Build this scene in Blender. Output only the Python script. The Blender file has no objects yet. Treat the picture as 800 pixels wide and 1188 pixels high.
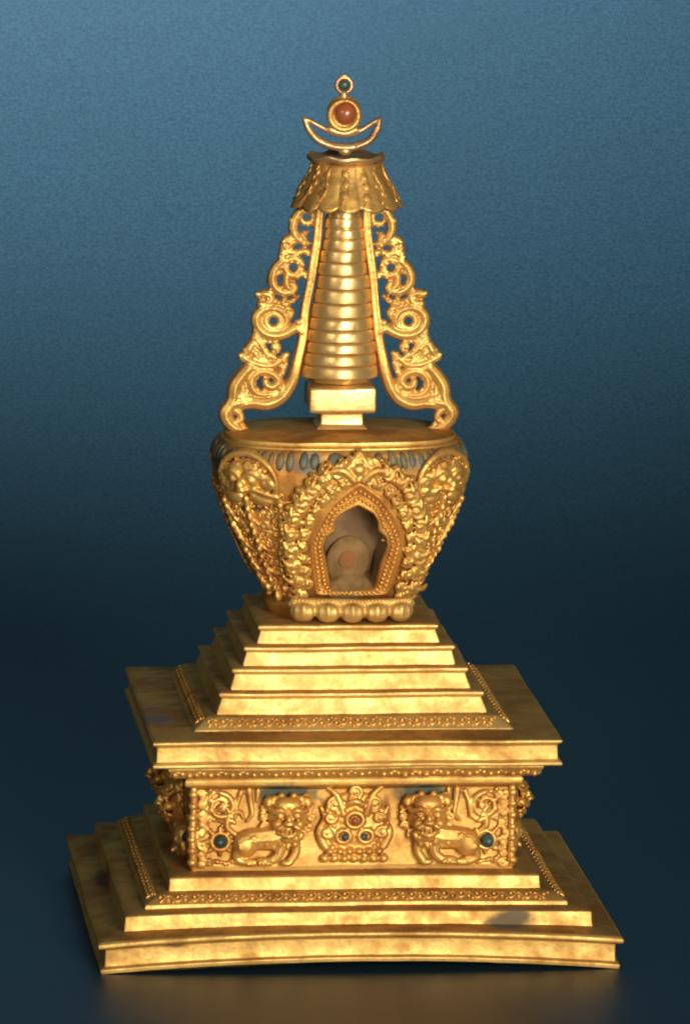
import bpy, bmesh, math, random
from mathutils import Vector, Matrix, noise
random.seed(7)
PI = math.pi
S = 0.025                       # one drafting unit = 2.5 cm; the shrine stands about 25 cm tall
scene = bpy.context.scene
col = scene.collection

# ------------------------------------------------------------------ camera
D_, AZ, EL, TX, TZ, ROLL, FPX = 90.0, .0976, .1639, .0483, 4.7842, .0109, 9014.77
_dv = Vector((-math.sin(AZ)*math.cos(EL), -math.cos(AZ)*math.cos(EL), math.sin(EL)))
CAM = Vector((TX, 0, TZ)) + D_*_dv
_F = -_dv
_R = _F.cross(Vector((0, 0, 1))).normalized(); _U = _R.cross(_F)
_c, _s = math.cos(ROLL), math.sin(ROLL)
_R, _U = _c*_R + _s*_U, -_s*_R + _c*_U
cd = bpy.data.cameras.new('camera'); cam = bpy.data.objects.new('camera', cd); col.objects.link(cam)
mw = Matrix((( _R.x, _U.x, _dv.x, CAM.x*S), (_R.y, _U.y, _dv.y, CAM.y*S), (_R.z, _U.z, _dv.z, CAM.z*S), (0, 0, 0, 1)))
cam.matrix_world = mw
cd.sensor_fit = 'HORIZONTAL'; cd.sensor_width = 36; cd.lens = FPX*36/800
cd.clip_start = .05; cd.clip_end = 100
scene.camera = cam

# ------------------------------------------------------------------ world, lamps, exposure
w = bpy.data.worlds.new('World'); scene.world = w; w.use_nodes = True
bg = w.node_tree.nodes['Background']; bg.inputs[0].default_value = (.55, .7, 1, 1); bg.inputs[1].default_value = .015

def lamp(name, loc, target, sx, sy, power, colr, spread=180):
    l = bpy.data.lights.new(name, 'AREA'); l.shape = 'RECTANGLE'; l.size = sx; l.size_y = sy
    l.energy = power; l.color = colr; l.spread = math.radians(spread)
    o = bpy.data.objects.new(name, l); col.objects.link(o)
    o.location = Vector(loc)
    o.rotation_euler = (Vector(target)-Vector(loc)).to_track_quat('-Z', 'Y').to_euler()
    return o
lamp('key_softbox', (.34, -1.30, .40), (0, 0, .13), .50, .42, .92, (1, .92, .80), 32)
lamp('low_softbox', (.12, -1.6, .10), (0, 0, .10), .6, .3, .26, (1, .90, .76), 36)
lamp('fill_softbox', (-.75, -.95, .55), (0, 0, .12), .2, .3, .12, (1, .90, .8), 40)
lamp('backdrop_lamp', (-.10, .15, 1.0), (-.05, 1.0, .40), .5, .26, 17.0, (.85, .97, 1), 81)
scene.view_settings.view_transform = 'Standard'; scene.view_settings.look = 'None'
scene.view_settings.exposure = 0; scene.view_settings.gamma = 1
scene.cycles.pixel_filter_type = 'BLACKMAN_HARRIS'; scene.cycles.filter_width = 2.0
scene.render.resolution_x = 689; scene.render.resolution_y = 1024

# ------------------------------------------------------------------ helpers
def at(px, py, yf):
    """drafting: x and z where the sight line through a photo point meets the depth y = yf (number or function of x, z)"""
    d = (_F*FPX + _R*(px-400) - _U*(py-594)).normalized()
    x, z = 0, 5
    for _ in range(12):
        y = yf(x, z) if callable(yf) else yf
        t = (y-CAM.y)/d.y
        p = CAM + d*t; x, z = p.x, p.z
    return x, z

def nz(p, s=1.0): return noise.noise(Vector(p)*s)

class MB:
    def __init__(s, M=None): s.v = []; s.f = []; s.M = M
    def add(s, vs, fs):
        n = len(s.v)
        s.v += [Vector(s.M(*p)) if s.M else Vector(p) for p in vs]
        s.f += [tuple(i+n for i in f) for f in fs]
    def blob(s, c, r, rot=0, seg=12, rings=8):
        """ellipsoid in local u, v, h; rot turns it in the u-v plane"""
        if not hasattr(r, '__len__'): r = (r, r, r)
        ca, sa = math.cos(rot), math.sin(rot)
        vs = []; fs = []
        def P(a, b):
            x = r[0]*math.cos(a)*math.cos(b); y = r[1]*math.sin(a)*math.cos(b); z = r[2]*math.sin(b)
            return (c[0]+x*ca-y*sa, c[1]+x*sa+y*ca, c[2]+z)
        vs.append(P(0, -PI/2))
        for j in range(1, rings):
            b = -PI/2+PI*j/rings
            for i in range(seg): vs.append(P(2*PI*i/seg, b))
        vs.append(P(0, PI/2)); L = len(vs)-1
        for i in range(seg):
            k = (i+1) % seg
            fs.append((0, 1+k, 1+i)); fs.append((L, L-seg+i, L-seg+k))
            for j in range(rings-2):
                a = 1+j*seg
                fs.append((a+i, a+k, a+seg+k, a+seg+i))
        s.add(vs, fs)
    def tube(s, pts, r, seg=8, flat=1.0, up=(0, 0, 1), smooth=3):
        """tapered tube through local points; flat scales the section along `up`"""
        pts = [Vector(p if len(p) == 3 else (p[0], p[1], 0)) for p in pts]
        n0 = len(pts)
        if not hasattr(r, '__len__'): r = [r]*n0
        if len(r) != n0: r = [r[0]+(r[-1]-r[0])*i/(n0-1) if len(r) == 2 else r[min(len(r)-1, int(i*len(r)/n0))] for i in range(n0)]
        if smooth and n0 > 2:
            q = []; rr = []
            for i in range(n0-1):
                p0, p1, p2, p3 = pts[max(i-1, 0)], pts[i], pts[i+1], pts[min(i+2, n0-1)]
                for k in range(smooth):
                    t = k/smooth
                    q.append(.5*((2*p1)+(p2-p0)*t+(2*p0-5*p1+4*p2-p3)*t*t+(3*p1-p0-3*p2+p3)*t**3)); rr.append(r[i]+(r[i+1]-r[i])*t)
            q.append(pts[-1]); rr.append(r[-1]); pts, r = q, rr
        n = len(pts); up = Vector(up); vs = []; fs = []
        for i, p in enumerate(pts):
            t = (pts[min(i+1, n-1)]-pts[max(i-1, 0)])
            t = t.normalized() if t.length > 1e-9 else Vector((1, 0, 0))
            a = t.cross(up)
            if a.length < 1e-4: a = t.cross(Vector((0, 1, 0)))
            a.normalize(); b = a.cross(t)
            for k in range(seg):
                an = 2*PI*k/seg
                vs.append(tuple(p+a*(math.cos(an)*r[i])+b*(math.sin(an)*r[i]*flat)))
        for i in range(n-1):
            for k in range(seg):
                m = (k+1) % seg
                fs.append((i*seg+k, i*seg+m, (i+1)*seg+m, (i+1)*seg+k))
        fs.append(tuple(range(seg))[::-1]); fs.append(tuple((n-1)*seg+k for k in range(seg)))
        s.add(vs, fs)
        for i in (0, n-1): s.blob(tuple(pts[i]), (r[i], r[i], r[i]*flat), seg=seg, rings=6)
    def spiral(s, c, R, turns=1.3, r=.03, a0=0, hand=1, h=0, ball=True):
        n = int(10*turns)+2
        pts = []
        for i in range(n):
            t = i/(n-1); a = a0+hand*2*PI*turns*t; rr = R*(1-.78*t)
            pts.append((c[0]+rr*math.cos(a), c[1]+rr*math.sin(a), h))
        s.tube(pts, [r, r*.7], smooth=2)
        if ball: s.blob((c[0], c[1], h), r*1.15)
    def ring(s, c, R, r, h=0, n=16):
        pts = [(c[0]+R*math.cos(2*PI*i/n), c[1]+R*math.sin(2*PI*i/n), h) for i in range(n+1)]
        s.tube(pts, r, smooth=0)
    def build(s, name, mat, parent=None, voxel=0, smooth=True, sharp=None, jitter=0, relax=0):
        me = bpy.data.meshes.new(name)
        vs = s.v
        if jitter: vs = [p+Vector((nz(p, 2.3), nz(p+Vector((9, 0, 0)), 2.3), nz(p+Vector((0, 9, 0)), 2.3)))*jitter for p in vs]
        me.from_pydata([tuple(p*S) for p in vs], [], s.f); me.update()
        bm = bmesh.new(); bm.from_mesh(me); bmesh.ops.recalc_face_normals(bm, faces=bm.faces); bm.to_mesh(me); bm.free()
        o = bpy.data.objects.new(name, me); col.objects.link(o)
        if voxel:
            m = o.modifiers.new('r', 'REMESH'); m.mode = 'VOXEL'; m.voxel_size = voxel*S; m.use_smooth_shade = True
            if relax:
                m2 = o.modifiers.new('s', 'SMOOTH'); m2.factor = .5; m2.iterations = relax
            dg = bpy.context.evaluated_depsgraph_get()
            nm = bpy.data.meshes.new_from_object(o.evaluated_get(dg)); o.modifiers.clear(); o.data = nm; bpy.data.meshes.remove(me); me = nm; me.name = name
        for p in me.polygons: p.use_smooth = smooth
        if sharp: me.set_sharp_from_angle(angle=math.radians(sharp))
        me.materials.clear(); me.materials.append(mat)
        if parent: o.parent = parent
        return o

def tag(o, label=None, cat=None, kind=None, group=None):
    if label: o['label'] = label
    if cat: o['category'] = cat
    if kind: o['kind'] = kind
    if group: o['group'] = group

# ------------------------------------------------------------------ materials
def mat_new(name):
    m = bpy.data.materials.new(name); m.use_nodes = True; nt = m.node_tree
    return m, nt, nt.nodes['Principled BSDF']
def N(nt, t, **k):
    n = nt.nodes.new(t)
    for a, b in k.items(): setattr(n, a, b)
    return n
def noise_n(nt, co, scale, detail=4, rough=.55, dist=0):
    n = N(nt, 'ShaderNodeTexNoise'); nt.links.new(co, n.inputs['Vector'])
    n.inputs['Scale'].default_value = scale; n.inputs['Detail'].default_value = detail
    n.inputs['Roughness'].default_value = rough; n.inputs['Distortion'].default_value = dist
    return n.outputs['Fac']
def ramp(nt, f, a, b, va=0, vb=1):
    n = N(nt, 'ShaderNodeMapRange'); nt.links.new(f, n.inputs[0]); n.interpolation_type = 'SMOOTHSTEP'
    n.inputs[1].default_value = a; n.inputs[2].default_value = b; n.inputs[3].default_value = va; n.inputs[4].default_value = vb
    return n.outputs[0]
def mix(nt, f, a, b):
    n = N(nt, 'ShaderNodeMix', data_type='RGBA')
    if isinstance(f, float): n.inputs[0].default_value = f
    else: nt.links.new(f, n.inputs[0])
    for s_, v in ((6, a), (7, b)):
        if isinstance(v, tuple): n.inputs[s_].default_value = (*v, 1)
        else: nt.links.new(v, n.inputs[s_])
    return n.outputs[2]
def mth(nt, op, a, b=0):
    n = N(nt, 'ShaderNodeMath', operation=op)
    for i, v in enumerate((a, b)):
        if isinstance(v, (int, float)): n.inputs[i].default_value = v
        else: nt.links.new(v, n.inputs[i])
    return n.outputs[0]

def gold(name, top=.0, base=(.76, .50, .155), dark=(.50, .26, .065), rough=.54, patina=.5, bump=.7, stains=(), metal=.70):
    """fire-gilt bronze: worn gold with redder copper patches, fine pitting, and stains given as (centre, radii, colour)"""
    m, nt, b = mat_new(name)
    co = N(nt, 'ShaderNodeTexCoord').outputs['Object']
    big = noise_n(nt, co, 38, 5, .6, .6); mid = noise_n(nt, co, 150, 5, .65); fine = noise_n(nt, co, 620, 3, .6)
    f = ramp(nt, mth(nt, 'ADD', mth(nt, 'MULTIPLY', big, .55), mth(nt, 'MULTIPLY', mid, .45)), .60-.28*patina, .80-.22*patina)
    c = mix(nt, f, base, dark)
    c = mix(nt, ramp(nt, fine, .58, .74, 0, .35), c, (.30, .13, .04))
    if top:                                              # brown tarnish that also paints the darker shade of upward-facing treads into the colour
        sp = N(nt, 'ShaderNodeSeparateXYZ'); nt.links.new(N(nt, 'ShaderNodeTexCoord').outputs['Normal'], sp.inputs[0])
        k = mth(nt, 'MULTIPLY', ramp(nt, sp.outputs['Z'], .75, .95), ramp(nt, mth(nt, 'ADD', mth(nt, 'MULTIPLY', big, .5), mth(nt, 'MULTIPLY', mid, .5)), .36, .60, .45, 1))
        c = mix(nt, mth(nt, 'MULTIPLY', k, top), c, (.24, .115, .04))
    rg = ramp(nt, mid, .3, .7, rough-.08, rough+.12)
    mt = None
    for i, (cen, rad, colr) in enumerate(stains):
        vm = N(nt, 'ShaderNodeVectorMath', operation='SUBTRACT'); nt.links.new(co, vm.inputs[0]); vm.inputs[1].default_value = [q*S for q in cen]
        vd = N(nt, 'ShaderNodeVectorMath', operation='DIVIDE'); nt.links.new(vm.outputs[0], vd.inputs[0]); vd.inputs[1].default_value = [q*S for q in rad]
        vl = N(nt, 'ShaderNodeVectorMath', operation='LENGTH'); nt.links.new(vd.outputs[0], vl.inputs[0])
        d = mth(nt, 'ADD', vl.outputs['Value'], mth(nt, 'MULTIPLY', mth(nt, 'SUBTRACT', mid, .5), 2.2))
        k = ramp(nt, d, 1.3, .55, 0, .9)
        c = mix(nt, k, c, colr)
        mt = k if mt is None else mth(nt, 'MAXIMUM', mt, k)
    nt.links.new(c, b.inputs['Base Color'])
    nt.links.new(mix(nt, .5, c, (.45, .24, .09)), b.inputs['Specular Tint'])
    if mt is not None:
        nt.links.new(ramp(nt, mt, 0, 1, metal, .1), b.inputs['Metallic'])
        rg = mth(nt, 'ADD', rg, mth(nt, 'MULTIPLY', mt, .3))
    else: b.inputs['Metallic'].default_value = metal
    nt.links.new(rg, b.inputs['Roughness'])
    bp = N(nt, 'ShaderNodeBump'); bp.inputs['Strength'].default_value = bump; bp.inputs['Distance'].default_value = .0006
    h = mth(nt, 'ADD', mth(nt, 'MULTIPLY', big, .5), mth(nt, 'ADD', mth(nt, 'MULTIPLY', mid, .6), mth(nt, 'MULTIPLY', fine, .25)))
    nt.links.new(h, bp.inputs['Height']); nt.links.new(bp.outputs[0], b.inputs['Normal'])
    return m

def plain(name, c1, c2, rough=.4, scale=200, bump=.2, **k):
    m, nt, b = mat_new(name)
    co = N(nt, 'ShaderNodeTexCoord').outputs['Object']
    f = noise_n(nt, co, scale, 5)
    nt.links.new(mix(nt, ramp(nt, f, .35, .65), c1, c2), b.inputs['Base Color'])
    b.inputs['Roughness'].default_value = rough
    for a, v in k.items(): b.inputs[a.replace('_', ' ')].default_value = v
    bp = N(nt, 'ShaderNodeBump'); bp.inputs['Strength'].default_value = bump; bp.inputs['Distance'].default_value = .0005
    nt.links.new(f, bp.inputs['Height']); nt.links.new(bp.outputs[0], b.inputs['Normal'])
    return m
TEAL = (.030, .075, .072)
GREY = (.12, .10, .07)
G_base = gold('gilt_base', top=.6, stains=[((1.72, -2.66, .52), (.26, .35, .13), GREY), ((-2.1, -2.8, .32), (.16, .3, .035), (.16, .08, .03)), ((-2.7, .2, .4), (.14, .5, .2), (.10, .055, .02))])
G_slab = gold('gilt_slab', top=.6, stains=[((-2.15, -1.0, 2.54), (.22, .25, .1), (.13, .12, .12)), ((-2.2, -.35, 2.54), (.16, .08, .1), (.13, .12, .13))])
G_ground = gold('gilt_ground', base=(.68, .36, .085), dark=(.34, .125, .03), patina=.6)
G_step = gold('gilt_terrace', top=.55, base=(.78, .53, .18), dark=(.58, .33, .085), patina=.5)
G_block = gold('gilt_pedestal', base=(.72, .44, .125), dark=(.52, .27, .07), patina=.6, stains=[((-.78, -1.8, 1.82), (.36, .2, .16), TEAL), ((.83, -1.8, 1.82), (.40, .2, .15), TEAL), ((.38, -1.8, 1.6), (.05, .2, .2), (.3, .12, .04)), ((-.34, -1.8, 1.55), (.05, .2, .2), (.3, .12, .04))])
G_relief = gold('gilt_relief', base=(.80, .47, .125), dark=(.40, .14, .03), rough=.46, patina=.45, bump=.6)
G_smooth = gold('gilt_spire', base=(.78, .52, .19), rough=.34, patina=.4, bump=.4)
G_wing = gold('gilt_filigree', base=(.78, .46, .13), rough=.46, patina=.5)
G_pale = gold('gilt_silvered', base=(.70, .44, .20), dark=(.34, .17, .08), rough=.38, patina=.5)
G_dome = gold('gilt_dome', base=(.66, .34, .08), dark=(.32, .115, .025), patina=.6, stains=[
    ((-.52, -1.25, 5.50), (.30, .3, .15), (.10, .16, .16)), ((.62, -1.25, 5.50), (.36, .3, .15), (.11, .17, .16)),
    ((-1.42, -.35, 5.50), (.16, .5, .22), TEAL), ((1.42, -.35, 5.55), (.14, .5, .15), TEAL),
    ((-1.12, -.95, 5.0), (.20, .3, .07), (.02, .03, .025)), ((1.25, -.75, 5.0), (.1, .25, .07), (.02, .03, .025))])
M_cav = plain('niche_lining', (.27, .165, .07), (.15, .085, .035), .7, 120)
M_relic = plain('relic_clay', (.28, .165, .065), (.15, .085, .03), .9, 110, .4, Specular_IOR_Level=.1)
M_relicred = plain('relic_red', (.28, .115, .045), (.20, .10, .04), .9, 110, .4, Specular_IOR_Level=.1)
M_gem = plain('dark_turquoise', (.015, .04, .04), (.045, .085, .07), .4, 180, .2)
M_gemb = plain('slate_blue_stone', (.025, .04, .05), (.06, .075, .08), .4, 180, .2)
M_coral = plain('coral', (.38, .10, .03), (.24, .06, .02), .32, 140, .1, Coat_Weight=.6)
M_redb = plain('red_stone', (.34, .08, .03), (.22, .06, .025), .4, 200)
M_teal = plain('teal_enamel', (.05, .085, .072), (.20, .13, .05), .55, 170, .4)

# ------------------------------------------------------------------ setting: one seamless sheet, floor sweeping up behind
def make_backdrop():
    m, nt, b = mat_new('blue_backdrop_paper')
    co = N(nt, 'ShaderNodeTexCoord').outputs['Object']
    f = noise_n(nt, co, 900, 3, .7); g = noise_n(nt, co, 9, 3)
    c = mix(nt, ramp(nt, f, .3, .7), (.0035, .0175, .030), (.0110, .0375, .058))
    c = mix(nt, ramp(nt, g, .3, .7, 0, .25), c, (.0058, .0195, .028))
    nt.links.new(c, b.inputs['Base Color']); b.inputs['Roughness'].default_value = .46
    b.inputs['Specular IOR Level'].default_value = .4
    bp = N(nt, 'ShaderNodeBump'); bp.inputs['Strength'].default_value = .2; bp.inputs['Distance'].default_value = .0003
    nt.links.new(f, bp.inputs['Height']); nt.links.new(bp.outputs[0], b.inputs['Normal'])
    prof = [(-60, 0), (-30, 0), (-12, 0), (-5, 0), (0, 0), (4, 0)]
    R = 40
    for i in range(1, 49):
        a = PI/2*i/48; prof.append((4+R*math.sin(a), R-R*math.cos(a)))
    prof += [(44, 60), (44, 90)]
    X = [-70, -30, -10, 0, 10, 30, 70]
    mb = MB()
    vs = [(x, y, z-.002) for (y, z) in prof for x in X]; n = len(X)
    fs = [(j*n+i, j*n+i+1, (j+1)*n+i+1, (j+1)*n+i) for j in range(len(prof)-1) for i in range(n-1)]
    mb.add(vs, fs)
    o = mb.build('backdrop', m)
    tag(o, 'deep blue seamless backdrop sweeping down into the dark tabletop', None, 'structure')
    # the paper must face up and forward
    me = o.data
    if me.polygons[0].normal.z < 0: me.flip_normals()
make_backdrop()

# ------------------------------------------------------------------ the shrine
root = bpy.data.objects.new('gilt_stupa', None); col.objects.link(root); root.empty_display_size = .02
tag(root, 'tall gilded stupa shrine with stepped square base, arched niche and ringed spire', 'stupa')

def bow(p):
    x, y, z = p
    k = max(0, (-y-.8)/2.2)
    p.z += .125*k*k*(1-min(1, (x/2.95)**2))*math.exp(-max(0, z-.3)/.55)
    return p

def fillet(prof, r, seg=3):
    out = []
    for i, p in enumerate(prof):
        if i in (0, len(prof)-1): out.append(p); continue
        a, b, c = Vector(prof[i-1]), Vector(p), Vector(prof[i+1])
        l = min((a-b).length, (c-b).length)*.45; q = min(r, l)
        p0 = b+(a-b).normalized()*q; p1 = b+(c-b).normalized()*q
        for k in range(seg+1):
            t = k/seg; out.append(tuple((1-t)**2*p0+2*t*(1-t)*b+t*t*p1))
    return out

def square_loft(name, prof, mat, parent, r=.014, seg=36, cr=.018, wob=.010, dobow=False, cx=0, cy=0, ky=1, top=True):
    """closed solid: square plan whose half-width follows prof = [(half, z)...] from bottom to top"""
    prof = fillet(prof, r)
    mb = MB(); vs = []; fs = []
    def ringpts(a):
        c = min(cr, a*.5); pts = []
        for k in range(4):
            ang = k*PI/2
            for i in range(seg):
                t = -1+2*i/(seg-1); pts.append(((a-c)*t, -a, ang))
            for i in range(1, 3):
                th = PI/2*i/3; pts.append(((a-c)+c*math.sin(th), -(a-c)-c*math.cos(th), ang))
        out = []
        for x, y, g in pts: out.append((x*math.cos(g)-y*math.sin(g), x*math.sin(g)+y*math.cos(g)))
        return out
    for (a, z) in prof:
        for (x, y) in ringpts(a):
            p = Vector((cx+x, cy+y*ky, z))
            q = Vector((p.x, p.y, z*2))
            d = Vector((nz(q, .9), nz(q+Vector((5, 5, 5)), .9), nz(q+Vector((11, 0, 3)), .9)))*wob + Vector((nz(q, 4), nz(q+Vector((5, 5, 5)), 4), nz(q+Vector((3, 1, 3)), 4)))*wob*.35
            p = p+d
            if dobow: p = bow(p)
            vs.append(tuple(p))
    n = len(ringpts(1))
    for j in range(len(prof)-1):
        for i in range(n):
            k = (i+1) % n
            fs.append((j*n+i, j*n+k, (j+1)*n+k, (j+1)*n+i))
    fs.append(tuple(range(n))[::-1]); fs.append(tuple((len(prof)-1)*n+i for i in range(n)))
    mb.add(vs, fs)
    return mb.build(name, mat, parent, sharp=38)

# ---- base
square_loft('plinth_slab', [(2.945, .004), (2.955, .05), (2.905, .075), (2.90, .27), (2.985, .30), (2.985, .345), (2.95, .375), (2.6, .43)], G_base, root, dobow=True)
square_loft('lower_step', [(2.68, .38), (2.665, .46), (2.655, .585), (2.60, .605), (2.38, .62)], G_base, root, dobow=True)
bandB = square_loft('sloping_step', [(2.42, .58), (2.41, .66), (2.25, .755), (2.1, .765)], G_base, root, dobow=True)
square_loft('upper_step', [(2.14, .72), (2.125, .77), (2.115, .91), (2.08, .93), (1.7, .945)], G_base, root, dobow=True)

def band_relief(name, half0, z0, half1, z1, parent, mat, step=.19, r=.017, dobow=False, amp=.6):
    """running scroll ornament round the four sides of a sloping band"""
    for side in range(4):
        g = side*PI/2
        L = math.hypot(half0-half1, z1-z0)
        n = Vector((0, -(z1-z0), (half0-half1))).normalized()  # outward normal
        if n.y > 0: n = -n
        def M(u, v, h):
            t = v/L
            p = Vector((u, -(half0+(half1-half0)*t), z0+(z1-z0)*t))+n*h
            p = Vector((p.x*math.cos(g)-p.y*math.sin(g), p.x*math.sin(g)+p.y*math.cos(g), p.z))
            return bow(p) if dobow else p
        mb = MB(M); W = half1-.02; k = 0; u = -W
        pts = []
        while u < W:
            pts.append((u, L*.5+(L*.28*(1 if k % 2 else -1)), .006)); k += 1; u += step*.5
        mb.tube(pts, r, seg=6, smooth=3)
        u = -W; k = 0
        while u < W:
            s_ = 1 if k % 2 else -1
            mb.blob((u+step*.0+random.uniform(-.01, .01), L*.5-L*.20*s_*.6, .008), (r*1.5, r*1.3, r*1.5), seg=7, rings=5)
            mb.blob((u+step*.25, L*.5-L*.30*s_, .004), (r*1.6, r*.8, r), rot=.5*s_, seg=6, rings=4)
            k += 1; u += step*.5
        mb.build(name, mat, parent, jitter=.01)
band_relief('scroll_band', 2.41, .665, 2.25, .755, bandB, G_relief, dobow=True)

# ---- lion pedestal
YF = -1.81
block = square_loft('pedestal_block', [(1.86, .93), (1.84, .96), (1.815, 1.0), (1.81, 1.87), (1.82, 1.93)], G_block, root)
moul = square_loft('cornice', [(1.83, 1.89), (1.90, 1.93), (1.935, 1.95), (1.94, 2.01), (1.92, 2.04), (2.00, 2.055), (2.07, 2.07), (2.15, 2.17), (2.15, 2.20), (2.1, 2.22)], G_block, root)

def face_map(g, y0=1.81):
    def M(u, v, h):
        x, y = u, -(y0+h)
        return Vector((x*math.cos(g)-y*math.sin(g), x*math.sin(g)+y*math.cos(g), v))
    return M

def lion(mb, cx, cz, m):
    """guardian lion, head turned full face, body lying away from the centre; m = -1 body to the left"""
    K = 1.0
    def B(u, v, h, r, rot=0): mb.blob((cx+m*u*K, cz+v*K, h*K), [q*K for q in r], rot*m)
    def T(pts, r, **k): mb.tube([(cx+m*p[0]*K, cz+p[1]*K, p[2]*K) for p in pts], [q*K for q in r], **k)
    # body, haunch, legs, tail
    T([(.0, -.18, .05), (.14, -.27, .09), (.32, -.29, .08), (.47, -.31, .06)], [.17, .15, .14, .13], flat=.9)
    B(.47, -.35, .09, (.15, .16, .12))
    T([(.52, -.40, .10), (.58, -.50, .08), (.50, -.555, .09), (.38, -.56, .12)], [.07, .055, .05, .045])
    T([(.08, -.34, .13), (.10, -.46, .14), (.18, -.53, .14), (.24, -.54, .15)], [.075, .06, .055, .05])
    B(.26, -.535, .15, (.10, .05, .06), .05)
    for k in range(4): B(.19+.045*k, -.555, .20, (.017, .03, .025)); B(.33+.04*k, -.575, .14, (.015, .026, .022))
    T([(-.08, -.30, .10), (-.10, -.44, .11), (-.03, -.55, .12)], [.07, .055, .05]); B(-.0, -.56, .13, (.08, .04, .05))
    T([(.56, -.26, .03), (.68, -.16, .04), (.66, -.02, .04), (.55, .02, .03), (.50, -.05, .03)], [.035, .045, .045, .035, .025])
    for k in range(3): T([(.60+.03*k, -.10+.06*k, .06), (.70, -.05+.06*k, .05), (.74, .02+.05*k, .03)], [.03, .025, .012])
    # mane locks over chest and shoulder, chased curls on the flank
    for k in range(7): B(-.14+.075*k, -.24-.03*(k % 2)-.012*k, .20-.008*k, (.040, .065, .05), .35)
    for k in range(5): B(-.08+.08*k, -.33-.03*(k % 2), .19-.01*k, (.034, .05, .04), .2)
    for k in range(3): mb.spiral((cx+m*(.38+.08*k), cz-.27-.05*k), .042, 1.1, .014, a0=k, hand=m, h=.19)
    # head, larger than life
    K = 1.15
    B(0, -.02, .08, (.20, .19, .11))
    B(0, .11, .15, (.15, .085, .10))
    for s_ in (-1, 1):
        B(s_*.085, .01, .235, (.042, .032, .04))
        T([(s_*.02, .035, .23), (s_*.08, .075, .26), (s_*.16, .05, .22), (s_*.20, .09, .17)], [.02, .03, .026, .014])
        B(s_*.105, -.075, .20, (.06, .05, .065))
        T([(s_*.03, -.06, .28), (s_*.10, -.11, .27), (s_*.155, -.08, .22)], [.02, .026, .014])
        B(s_*.19, .13, .12, (.055, .065, .05), .7*s_)
        for k in range(6):
            a = .75-.42*k
            mb.spiral((cx+s_*K*.245*math.cos(a), cz+K*(.245*math.sin(a)-.01)), .056, 1.2, .019, a0=k, hand=s_, h=.09)
        for k in range(3): B(s_*(.06+.07*k), .195-.03*k, .11, (.036, .036, .04))
    B(0, -.02, .27, (.035, .05, .05)); B(0, -.055, .30, (.062, .03, .045))
    T([(-.10, -.165, .20), (0, -.195, .25), (.10, -.165, .20)], [.022, .03, .022])
    B(0, -.235, .19, (.075, .035, .05))
    for k in (-1.5, -.5, .5, 1.5): B(.045*k, -.135, .245, (.014, .022, .02))

def jewel(mb, cx, cz):
    """flaming jewel on a lotus foot"""
    for k in range(7): mb.blob((cx-.30+.10*k, -.0+cz-.42, .06), (.052, .055, .06))
    for k in range(6): mb.blob((cx-.25+.10*k, cz-.33, .10), (.05, .04, .06))
    mb.blob((cx, cz-.06, .03), (.36, .42, .09))
    for s_ in (-1, 1):
        mb.tube([(cx+s_*.30, cz-.28, .06), (cx+s_*.36, cz-.12, .06), (cx+s_*.30, cz+.04, .06), (cx+s_*.34, cz+.16, .05)], [.05, .045, .035, .02])
        mb.spiral((cx+s_*.28, cz-.12), .07, 1.3, .022, a0=1, hand=s_, h=.11)
        mb.spiral((cx+s_*.20, cz+.20), .075, 1.3, .024, a0=2, hand=-s_, h=.10)
        mb.spiral((cx+s_*.25, cz+.05), .06, 1.3, .022, a0=0, hand=s_, h=.12)
        mb.tube([(cx+s_*.12, cz+.10, .10), (cx+s_*.18, cz+.30, .09), (cx+s_*.30, cz+.40, .04)], [.04, .035, .02])
        mb.ring((cx+s_*.115, cz-.155), .072, .024, .13)
    mb.ring((cx, cz+.03), .085, .026, .14)
    mb.tube([(cx-.10, cz+.18, .10), (cx, cz+.24, .13), (cx+.10, cz+.18, .10)], [.03, .035, .03])
    mb.spiral((cx, cz+.34), .075, 1.2, .026, a0=-1, h=.09)
    for k in range(44):
        a = random.uniform(0, 2*PI); rr = random.uniform(.10, .34)
        mb.blob((cx+rr*math.cos(a), cz-.04+rr*1.1*math.sin(a), .10), random.uniform(.018, .034), seg=7, rings=5)

def corner_scroll(mb, m):
    x0 = 1.52
    def X(u): return m*u
    mb.spiral((X(x0), 1.69), .155, 1.7, .030, a0=PI/2, hand=m, h=.05)
    mb.ring((X(x0), 1.69), .17, .022, .03)
    mb.tube([(X(1.28), 1.86, .03), (X(1.33), 1.72, .04), (X(1.36), 1.56, .04), (X(1.48), 1.49, .04)], [.035, .03, .03, .02])
    mb.ring((X(x0), 1.29), .10, .03, .05)
    for k in range(8):
        a = 2*PI*k/8; mb.blob((X(x0)+.145*math.cos(a), 1.29+.145*math.sin(a), .04), (.045, .028, .03), rot=a*1.0)
    z = 1.02; k = 0
    while z < 1.86:
        mb.spiral((X(1.72+.02*(k % 2)), z), .062, 1.2, .022, a0=k*1.3, hand=m*(1 if k % 2 else -1), h=.04)
        mb.blob((X(1.64), z+.05, .04), (.04, .025, .035), rot=.8)
        z += .115; k += 1
    for k in range(4): mb.blob((X(1.64-.09*k), 1.03+.02*(k % 2), .03), (.055, .03, .035), rot=.5*m)
    # bracket post between the scroll and the lion
    mb.tube([(X(1.19), 1.88, .03), (X(1.18), 1.75, .04), (X(1.16), 1.60, .05), (X(1.22), 1.52, .03)], [.045, .035, .03, .025])
    mb.tube([(X(1.09), 1.88, .03), (X(1.10), 1.74, .03)], [.03, .02])

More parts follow.
